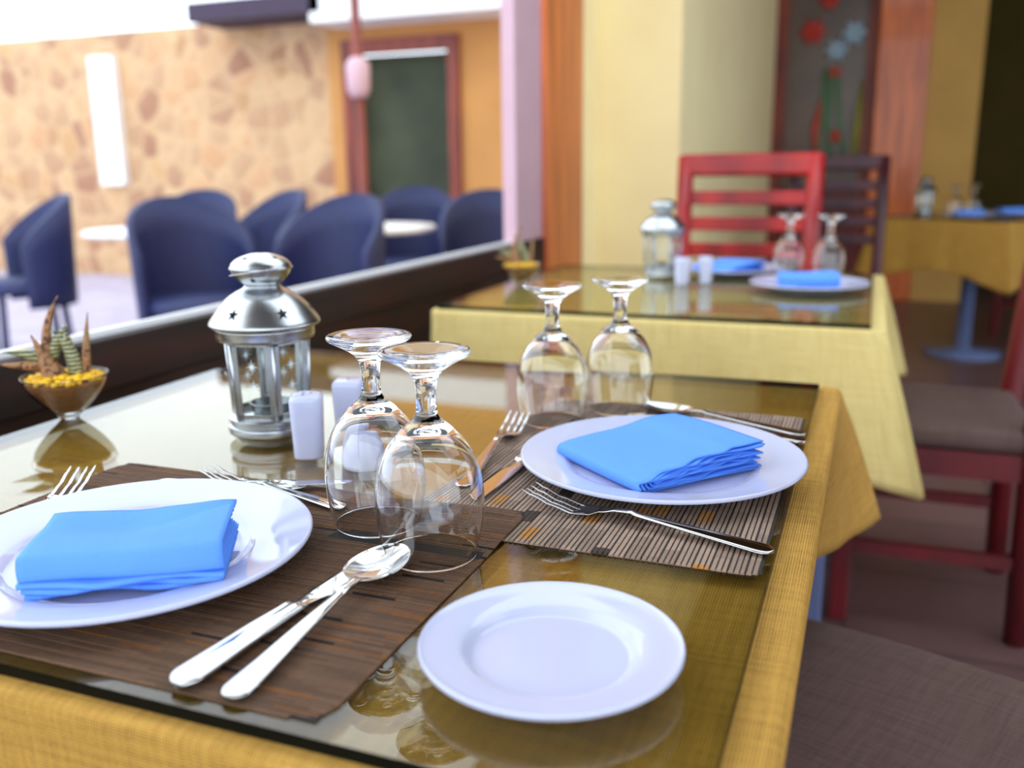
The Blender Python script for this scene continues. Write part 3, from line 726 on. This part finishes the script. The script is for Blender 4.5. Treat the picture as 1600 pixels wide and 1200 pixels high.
# ---------------------------------------------------------------- lantern
def star_pts(r, n=5, inner=0.42, rot=PI / 2):
    return [((r if k % 2 == 0 else r * inner) * math.cos(rot + k * PI / n), (r if k % 2 == 0 else r * inner) * math.sin(rot + k * PI / n)) for k in range(2 * n)]
def star_prism(r, depth, **kw):
    bm = bmesh.new(); p = star_pts(r, **kw)
    a = [bm.verts.new((x, y, -depth)) for x, y in p]; c = [bm.verts.new((x, y, depth)) for x, y in p]
    n = len(p)
    bm.faces.new(a[::-1]); bm.faces.new(c)
    for i in range(n): j = (i + 1) % n; bm.faces.new((a[i], a[j], c[j], c[i]))
    return bm
def pierced(name, bm, stars, mat, parent):
    o = obj(name, bm, mat, parent); cut = bmesh.new()
    for r_, z_, a, tilt, sr in stars:
        sb = star_prism(sr, 0.012); me = bpy.data.meshes.new('tmp'); sb.to_mesh(me); sb.free()
        n0 = len(cut.verts); cut.from_mesh(me); bpy.data.meshes.remove(me); cut.verts.ensure_lookup_table()
        # star's own axis points outwards along (cos a, sin a, tan tilt), its up along the wall
        nrm = Vector((math.cos(a) * math.cos(tilt), math.sin(a) * math.cos(tilt), math.sin(tilt))); tx = Vector((-math.sin(a), math.cos(a), 0)); ty = nrm.cross(tx)
        mm = Matrix((tx, ty, nrm)).transposed(); c0 = Vector((r_ * math.cos(a), r_ * math.sin(a), z_))
        for v in cut.verts[n0:]: v.co = mm @ v.co + c0
    me = bpy.data.meshes.new('cutter'); cut.to_mesh(me); cut.free(); co = bpy.data.objects.new('cutter', me); C.objects.link(co); co.parent = parent
    md = o.modifiers.new('b', 'BOOLEAN'); md.object = co; md.operation = 'DIFFERENCE'; md.solver = 'EXACT'
    bpy.context.view_layer.update()
    nm = bpy.data.meshes.new_from_object(o.evaluated_get(bpy.context.evaluated_depsgraph_get()))
    o.modifiers.clear(); o.data = nm; bpy.data.objects.remove(co); bpy.data.meshes.remove(me)
    return sharp(o, 30)
def shell(prof, th):
    inner = [(max(r - th, 0.0005), z - th * 0.5) for r, z in prof]
    return lathe(prof + inner[::-1], 72, close=True)
def make_lantern(label, loc, rz):
    t = thing('lantern', label, 'lantern', loc, rz)
    base = lathe([(0, 0), (0.046, 0), (0.047, 0.003), (0.052, 0.005), (0.0565, 0.008), (0.0575, 0.012), (0.0565, 0.0155), (0.0535, 0.017), (0.0535, 0.0195), (0.0555, 0.0210), (0.0555, 0.0245), (0.053, 0.026), (0, 0.026)], 72)
    sharp(obj('base', base, 'silver', t), 40)
    R0, R1, z0, z1 = 0.0530, 0.0575, 0.0262, 0.112
    def hv(k, z, dr=0): 
        r = R0 + (R1 - R0) * (z - z0) / (z1 - z0) + dr; a = k * PI / 3; return Vector((r * math.cos(a), r * math.sin(a), z))
    for k in range(6):
        obj('post', tube(bmesh.new(), [hv(k, z0), hv(k, z1 + 0.002)], 0.0022, 8), 'silver', t, True)
        a, b_, c, d = hv(k, z0), hv(k + 1, z0), hv(k + 1, z1), hv(k, z1)
        def strip(p, q, n_, wdt, name='frame_bar'):
            # flat bar from p to q, widening towards n_
            bm = bmesh.new(); out = ((b_ - a).cross(d - a)).normalized() * -0.0009
            if out.dot((a + b_) * 0.5) < 0: out = -out
            vs = [bm.verts.new(v) for v in (p - out, q - out, q + n_ * wdt - out, p + n_ * wdt - out, p + out, q + out, q + n_ * wdt + out, p + n_ * wdt + out)]
            for f in ((0, 1, 2, 3), (7, 6, 5, 4), (0, 4, 5, 1), (1, 5, 6, 2), (2, 6, 7, 3), (3, 7, 4, 0)): bm.faces.new([vs[i] for i in f])
            bmesh.ops.recalc_face_normals(bm, faces=bm.faces); return bm
        ex = (b_ - a).normalized(); ez = (d - a).normalized(); i2 = ex * 0.002
        obj('frame_bar', strip(a + i2, d + i2, ex, 0.0062), 'silver', t); obj('frame_bar', strip(b_ - i2, c - i2, -ex, 0.0062), 'silver', t)
        obj('frame_bar', strip(a + i2, b_ - i2, ez, 0.006), 'silver', t); obj('frame_bar', strip(d + i2, c - i2, -ez, 0.006), 'silver', t)
        pv = [a + ex * 0.007 + ez * 0.005, b_ - ex * 0.007 + ez * 0.005, c - ex * 0.007 - ez * 0.005, d + ex * 0.007 - ez * 0.005]
        pane = obj('pane', ([tuple(v) for v in pv], [(0, 1, 2, 3)]), 'pane', t)
        nrm = ex.cross(ez).normalized()
        if nrm.dot(a + b_) < 0: nrm = -nrm
        for hh, sr in ((0.42, 0.0085), (0.68, 0.0085)):
            cc = (a + b_) / 2 + (d - a) * hh + nrm * 0.0005; bm = bmesh.new()
            for q in range(4):
                ang = q * PI / 4; dv = ex * math.cos(ang) + ez * math.sin(ang); pv_ = ex * -math.sin(ang) + ez * math.cos(ang)
                l_ = sr * (1 if q % 2 == 0 else 0.8)
                vs = [bm.verts.new(cc + dv * l_), bm.verts.new(cc + pv_ * 0.0008), bm.verts.new(cc - dv * l_), bm.verts.new(cc - pv_ * 0.0008)]; bm.faces.new(vs)
            obj('etched_star', bm, 'etch', pane)
    obj('collar', shell([(0.0625, 0.110), (0.0632, 0.113), (0.0632, 0.120), (0.0645, 0.122)], 0.0012), 'silver', t, True)
    roofp = smoothprof([(0.0645, 0.1215), (0.0705, 0.1245), (0.0712, 0.1275), (0.0660, 0.1340), (0.0570, 0.1440), (0.0460, 0.1530), (0.0350, 0.1590), (0.0265, 0.1625), (0.0225, 0.1660)], 4)
    a0 = PI / 6
    pierced('roof', shell(roofp, 0.0012), [(0.0605, 0.1405, a0 + k * PI / 3 - 0.28, 0.75, 0.0082) for k in range(6)], 'silver', t)
    ballp = smoothprof([(0.0225, 0.1655), (0.0235, 0.1672), (0.0300, 0.1715), (0.0355, 0.1770), (0.0385, 0.1830)], 4)
    pierced('chimney', shell(ballp, 0.0010), [(0.0320, 0.1730, a0 + k * PI / 2 - 1.0, -0.75, 0.0052) for k in range(4)], 'silver', t)
    capp = [(0.0385, 0.1828), (0.0402, 0.1836), (0.0402, 0.1846), (0.0385, 0.1868)] + smoothprof([(0.0375, 0.1890), (0.0320, 0.1930), (0.0230, 0.1965), (0.0120, 0.1990), (0.0035, 0.1993)], 4)
    pierced('cap', shell(capp, 0.0010), [(0.0262, 0.1955, a0 + k * PI / 2 - 1.45, 1.12, 0.0048) for k in range(4)], 'silver', t)
    obj('cap_disc', lathe([(0, 0.1985), (0.004, 0.1985), (0.004, 0.1996), (0, 0.1998)], 16), 'silver', t, True)
    ring = [(0.0405 * math.cos(x), 0.0405 * math.sin(x), 0.1800 + 0.0052 * math.sin(x + 0.9)) for x in [i * 2 * PI / 40 for i in range(41)]]
    obj('wire_handle', tube(bmesh.new(), ring, 0.0006, 6), 'steel', t, True)
    dish = obj('tealight_dish', lathe([(0, 0.0265), (0.022, 0.0265), (0.025, 0.029), (0.0265, 0.037), (0.0285, 0.0375), (0.0285, 0.0383), (0.0255, 0.0385), (0.0238, 0.0300), (0, 0.0285)], 48), 'silver_dark', t, True)
    obj('tab', B(-0.041, -0.026, -0.004, 0.004, 0.0373, 0.0383), 'silver_dark', dish)
    hk = hv(4, 0.068, 0.003)
    obj('latch', tube(bmesh.new(), [hk + Vector((0.0, 0, -0.006)), hk + Vector((0.002, -0.002, 0)), hk + Vector((0.006, -0.003, 0.003)), hk + Vector((0.009, -0.002, 0.0)), hk + Vector((0.008, 0, -0.003))], 0.0006, 6), 'steel', t, True)
    return t
lan = make_lantern('silver metal lantern with star cut-outs standing on the front table', (-0.602, 0.815, TZ), math.radians(-52.5 + 6))
lan.scale = (0.82, 0.82, 1.0)

# ---------------------------------------------------------------- potted succulent
def make_plant(label, loc, rz, seed=2):
    rnd = random.Random(seed); t = thing('potted_succulent', label, 'potted plant', loc, rz)
    out = smoothprof([(0.0135, 0.0005), (0.0150, 0.003), (0.0200, 0.008), (0.0330, 0.0200), (0.0480, 0.0370), (0.0590, 0.0540), (0.0640, 0.0690)], 5)
    inn = smoothprof([(0.0625, 0.0690), (0.0572, 0.0540), (0.0460, 0.0380), (0.0310, 0.0220), (0.0170, 0.0110), (0.0, 0.0085)], 5)
    sx_ = obj('bowl', lathe([(0, 0.0005)] + out + [(0.0638, 0.0702), (0.0628, 0.0702)] + inn, 64), 'glass', t, True)
    obj('soil', lathe([(0, 0.0095)] + smoothprof([(0.0150, 0.0112), (0.0300, 0.0222), (0.0452, 0.0384), (0.0560, 0.0540), (0.0585, 0.0605)], 5) + [(0.03, 0.063), (0, 0.064)], 48), 'soil', t, True)
    bm = bmesh.new()
    for i in range(240):
        r = 0.0565 * math.sqrt(rnd.random()); a = rnd.uniform(0, 6.28); s_ = rnd.uniform(0.0032, 0.0058)
        z = 0.0640 + 0.0065 * (1 - (r / 0.058) ** 2) + rnd.uniform(-0.001, 0.0012)
        mm = Matrix.Translation((r * math.cos(a), r * math.sin(a), z)) @ Matrix.Rotation(rnd.uniform(0, 3), 4, 'X') @ Matrix.Diagonal((s_, s_ * rnd.uniform(.7, 1), s_ * .75, 1))
        bmesh.ops.create_icosphere(bm, subdivisions=1, radius=1, matrix=mm)
    g = obj('gravel', bm, 'gravel', t); g['kind'] = 'stuff'
    def leaf(base, mid, tip, w, mat):
        base, mid, tip = [(x * 1.05, y, 0.064 + (z - 0.064) * 1.40) for x, y, z in (base, mid, tip)]; w *= 1.1
        base, mid, tip = Vector(base), Vector(mid), Vector(tip); pts = []; tp_ = []
        n = 12
        for i in range(n + 1):
            u = i / n; pts.append(base * (1 - u) ** 2 + mid * 2 * u * (1 - u) + tip * u * u); tp_.append(max(0.06, (0.75 + 0.5 * math.sin(min(1, u * 2) * PI / 2 + 0.2) * 0.5) * (1 - u ** 1.6)))
        bm = tube(bmesh.new(), pts, w, 8, tp_)
        return obj('leaf', bm, mat, t, True)
    # x: right in the picture, y: away, z: up
    leaf((0.016, 0.0, 0.064), (0.020, 0, 0.100), (-0.013, -0.004, 0.122), 0.0125, 'aloe')
    leaf((0.012, 0.010, 0.064), (0.012, 0.012, 0.100), (0.006, 0.010, 0.124), 0.0085, 'aloe')
    leaf((0.030, 0.0, 0.064), (0.034, 0.0, 0.105), (0.042, 0.0, 0.138), 0.0070, 'aloe_dry')
    leaf((-0.018, 0.0, 0.085), (-0.024, 0.0, 0.125), (0.004, 0.004, 0.157), 0.0085, 'aloe_dry')
    leaf((-0.014, 0.004, 0.088), (-0.008, 0.0, 0.110), (0.012, 0.0, 0.124), 0.0105, 'aloe')
    leaf((-0.010, -0.004, 0.062), (-0.016, -0.006, 0.078), (-0.036, -0.012, 0.116), 0.0185, 'aloe_dry')
    leaf((-0.022, -0.004, 0.085), (-0.050, -0.008, 0.100), (-0.078, -0.006, 0.098), 0.0095, 'aloe')
    leaf((-0.024, -0.006, 0.082), (-0.052, -0.012, 0.082), (-0.088, -0.008, 0.086), 0.0088, 'aloe_dry')
    leaf((-0.006, 0.0, 0.062), (-0.018, -0.004, 0.074), (-0.028, -0.006, 0.090), 0.0135, 'aloe_dry')
    return t
VIEWROT = math.radians(38)
plant = make_plant('banded succulent with yellow gravel in a glass bowl, at the left picture edge', (-0.877, 0.796, TZ + 0.0003), VIEWROT)
plant.scale = (0.75,) * 3

# ---------------------------------------------------------------- chairs
def make_chair(label, loc, rz, wood='redwood', sh_=0.46, group=None):
    t = thing('dining_chair', label, 'chair', loc, rz, group); w2, d2_ = 0.20, 0.20
    for sx_ in (-1, 1):
        obj('leg', B(sx_ * w2 - 0.02, sx_ * w2 + 0.02, d2_ - 0.04, d2_, 0, sh_ - 0.03, bev=0.004), wood, t)
        obj('back_post', tube(bmesh.new(), [(sx_ * w2, -d2_ + 0.01, 0), (sx_ * w2, -d2_ + 0.02, sh_), (sx_ * w2, -d2_ - 0.005, 0.8), (sx_ * w2, -d2_ - 0.03, 1.055)], 0.026, 8), wood, t, True)
        obj('stretcher', B(sx_ * w2 - 0.01, sx_ * w2 + 0.01, -d2_, d2_ - 0.03, 0.17, 0.20), wood, t)
        obj('seat_rail', B(sx_ * w2 - 0.012, sx_ * w2 + 0.012, -d2_, d2_ - 0.03, sh_ - 0.09, sh_ - 0.03), wood, t)
    obj('seat_rail', B(-w2, w2, d2_ - 0.03, d2_ - 0.008, sh_ - 0.09, sh_ - 0.03), wood, t)
    obj('top_rail', B(-w2 - 0.02, w2 + 0.02, -d2_ - 0.048, -d2_ - 0.008, 0.995, 1.065, bev=0.012), wood, t)
    for q in range(4):
        z = 0.66 + q * 0.082
        obj('slat', B(-w2, w2, -d2_ - 0.004 - 0.028 * (z - .6) / .45 - 0.010, -d2_ - 0.028 * (z - .6) / .45 + 0.006, z, z + 0.044, bev=0.004), wood, t)
    bm = B(-0.215, 0.215, -0.19, 0.215, sh_ - 0.03, sh_ + 0.022, bev=0.018)
    o = obj('seat', bm, 'seat', t, True); return t
ch = make_chair('red slat-back chair facing the camera behind the second table', (-0.378, 2.82, 0), PI)
make_chair('red chair darkened for shade at the right of the second table, cut by the picture edge', (0.165, 2.31, 0), PI / 2, 'darkred')  # dark red wood carries the shade this chair stands in
make_chair('dark maroon chair in the passage, right of the red slat-back chair', (-0.175, 4.4, 0), PI, 'maroon')
make_chair('dark red chair behind the small far table', (0.98, 6.15, 0), PI - 0.6, 'darkred')
# seat of the near chair is upholstered over a rounded pad
nc = thing('upholstered_chair', 'chair at bottom right with a dark brown woven upholstered seat, tucked under the table', 'chair', (0.056, 0.883, 0), math.radians(70))
bm = bmesh.new(); n = 24; gv = []
for i in range(n + 1):
    row = []
    for j in range(n + 1):
        a, c_ = -1 + 2 * i / n, -1 + 2 * j / n
        x = 0.245 * a * (1 - 0.06 * c_ * c_); y = 0.24 * c_ * (1 - 0.05 * a * a)
        z = 0.452 + 0.026 * (1 - abs(a) ** 6) * (1 - abs(c_) ** 6) + 0.010 * (1 - a * a) * (1 - c_ * c_)
        row.append(bm.verts.new((x, y, z)))
    gv.append(row)
for i in range(n):
    for j in range(n): bm.faces.new((gv[i][j], gv[i+1][j], gv[i+1][j+1], gv[i][j+1]))
r_ = bmesh.ops.extrude_face_region(bm, geom=bm.faces[:])
for v in r_['geom']:
    if isinstance(v, bmesh.types.BMVert): v.co.z = 0.415
bmesh.ops.recalc_face_normals(bm, faces=bm.faces)
obj('seat', bm, 'seat', nc, True)
for sx_ in (-1, 1):
    obj('leg', B(sx_ * 0.19 - 0.02, sx_ * 0.19 + 0.02, 0.16, 0.20, 0, 0.416), 'redwood', nc)
    obj('back_post', tube(bmesh.new(), [(sx_ * 0.20, -0.225, 0), (sx_ * 0.20, -0.225, 0.46), (sx_ * 0.20, -0.27, 0.98)], 0.022, 8), 'redwood', nc, True)
obj('backrest', B(-0.18, 0.18, -0.275, -0.235, 0.62, 0.95, bev=0.015), 'seat', nc, True)

# ---------------------------------------------------------------- setting on the second and third table
CP = 'second table'
dup(lan, 'silver lantern on the second table, left of the red chair', (-0.50, 2.35, TZ), 0.2)
dup(sh, 'white ceramic shaker on the second table beside its lantern', (-0.425, 2.23, TZ), 0.5)
dup(sh2, 'white ceramic shaker on the second table nearest its blue napkins', (-0.375, 2.27, TZ), 0.2)
dup(p2, 'white plate on the far left of the second table', (-0.34, 2.49, TZ))
n3 = dup(nr, 'blue folded napkin on the far left plate of the second table', (-0.335, 2.40, TZ + 0.0075), math.radians(57))
dup(p2, 'white plate on the right of the second table', (-0.13, 2.22, TZ))
n4 = dup(nl, 'blue folded napkin on the right plate of the second table', (-0.125, 2.17, TZ + 0.0066), math.radians(10))
dup(g1, 'left upturned wine glass on the second table, in front of the red chair', (-0.20, 2.50, TZ), 0.1)
dup(g1, 'right upturned wine glass on the second table, in front of the red chair', (-0.10, 2.47, TZ), 0.1)
dup(plant, 'succulent in a glass bowl with yellow gravel at the left end of the second table', (-0.80, 2.12, TZ + 0.0003), 0.6)
dup(lan, 'silver lantern on the left of the small far table', (0.25, 5.62, TZ), 0.3)
dup(g1, 'left wine glass on the small far table', (0.40, 5.60, TZ))
dup(g1, 'right wine glass on the small far table', (0.50, 5.70, TZ))
dup(p2, 'white plate at the front of the small far table', (0.45, 5.30, TZ))
dup(nl, 'blue folded napkin at the front of the small far table', (0.45, 5.25, TZ + 0.0066), 0.0)
dup(p2, 'white plate at the right of the small far table', (0.68, 5.52, TZ))
dup(nl, 'blue folded napkin at the right of the small far table', (0.68, 5.47, TZ + 0.0066), 0.3)

# ---------------------------------------------------------------- terrace furniture
def make_armchair(label, loc, rz):
    t = thing('wicker_armchair', label, 'armchair', loc, rz, None)
    bm = bmesh.new(); n = 20; rows = []
    for k, z in enumerate((0.30, 0.44, 0.60, 0.76, 0.90)):
        ring = []
        for i in range(n + 1):
            a = PI + PI * 1.1 * (i / n - 0.5) * 1.0 + PI / 2
            top = 0.66 + 0.27 * max(0, math.sin(PI * i / n)) ** 0.8
            zz = 0.30 + (top - 0.30) * k / 4
            ring.append(bm.verts.new((0.29 * math.cos(a) * (1 + 0.05 * k / 4), 0.27 * math.sin(a) * (1 + 0.10 * k / 4), zz)))
        rows.append(ring)
    for a, c_ in zip(rows, rows[1:]):
        for i in range(n): bm.faces.new((a[i], a[i+1], c_[i+1], c_[i]))
    o = obj('backrest', bm, 'wicker', t, True); sm = o.modifiers.new('thickness', 'SOLIDIFY'); sm.thickness = 0.035
    obj('seat', lathe([(0, 0.38), (0.25, 0.38), (0.265, 0.41), (0.25, 0.45), (0, 0.455)], 24), 'wicker', t, True)
    for q in range(4):
        a = PI / 4 + q * PI / 2; obj('leg', tube(bmesh.new(), [(0.25 * math.cos(a), 0.25 * math.sin(a), 0), (0.22 * math.cos(a), 0.22 * math.sin(a), 0.39)], 0.02, 8), 'wicker', t, True)
    return t
ac = make_armchair('navy wicker armchair on the terrace, at the far left picture edge', (-4.62, 4.0, -0.02), 2.6)
for lb, x, y, rz in (('navy wicker armchair on the terrace behind the left round table', -4.15, 4.9, 3.4), ('navy wicker armchair on the terrace between the two round tables, farther one', -3.52, 4.78, 2.7),
                     ('navy wicker armchair on the terrace just left of the lantern top', -3.10, 3.68, 4.2), ('navy wicker armchair on the terrace right of the lantern top', -2.50, 3.9, 3.0),
                     ('navy wicker armchair in front of the terrace doorway', -2.9, 5.6, 3.4), ('navy wicker armchair beside the mauve window frame', -1.95, 4.75, 3.6)):
    dup(ac, lb, (x, y, -0.02), rz)
def make_ttable(label, loc):
    t = thing('terrace_table', label, 'table', loc)
    obj('top', lathe([(0, 0.70), (0.38, 0.70), (0.39, 0.715), (0.38, 0.73), (0, 0.73)], 40), 'white', t, True)
    obj('leg', lathe([(0, 0), (0.22, 0), (0.22, 0.02), (0.04, 0.05), (0.035, 0.70), (0, 0.70)], 24), 'bluemetal', t, True); return t
tt = make_ttable('round white terrace table among the left armchairs', (-3.85, 4.25, -0.02))
dup(tt, 'round white terrace table above the lantern', (-2.72, 4.72, -0.02))

# repeats of one kind belong together
GROUPS = {'plate': 'white plates on the tables', 'napkin': 'folded blue napkins', 'wine glass': 'upturned wine glasses', 'lantern': 'silver lanterns', 'shaker': 'white ceramic shakers',
          'fork': 'steel forks', 'knife': 'steel knives', 'spoon': 'steel spoons', 'chair': 'dining chairs', 'armchair': 'navy terrace armchairs', 'potted plant': 'succulents in glass bowls',
          'tablecloth': 'yellow tablecloths', 'glass top': 'glass table tops', 'place mat': 'woven reed place mats'}
for o in C.objects:
    if o.parent is None and o.get('category') in GROUPS: o['group'] = GROUPS[o['category']]
for nm, gr in (('dining_table', 'dining tables'), ('terrace_table', 'round terrace tables')):
    for o in C.objects:
        if o.parent is None and o.name.split('.')[0] == nm: o['group'] = gr
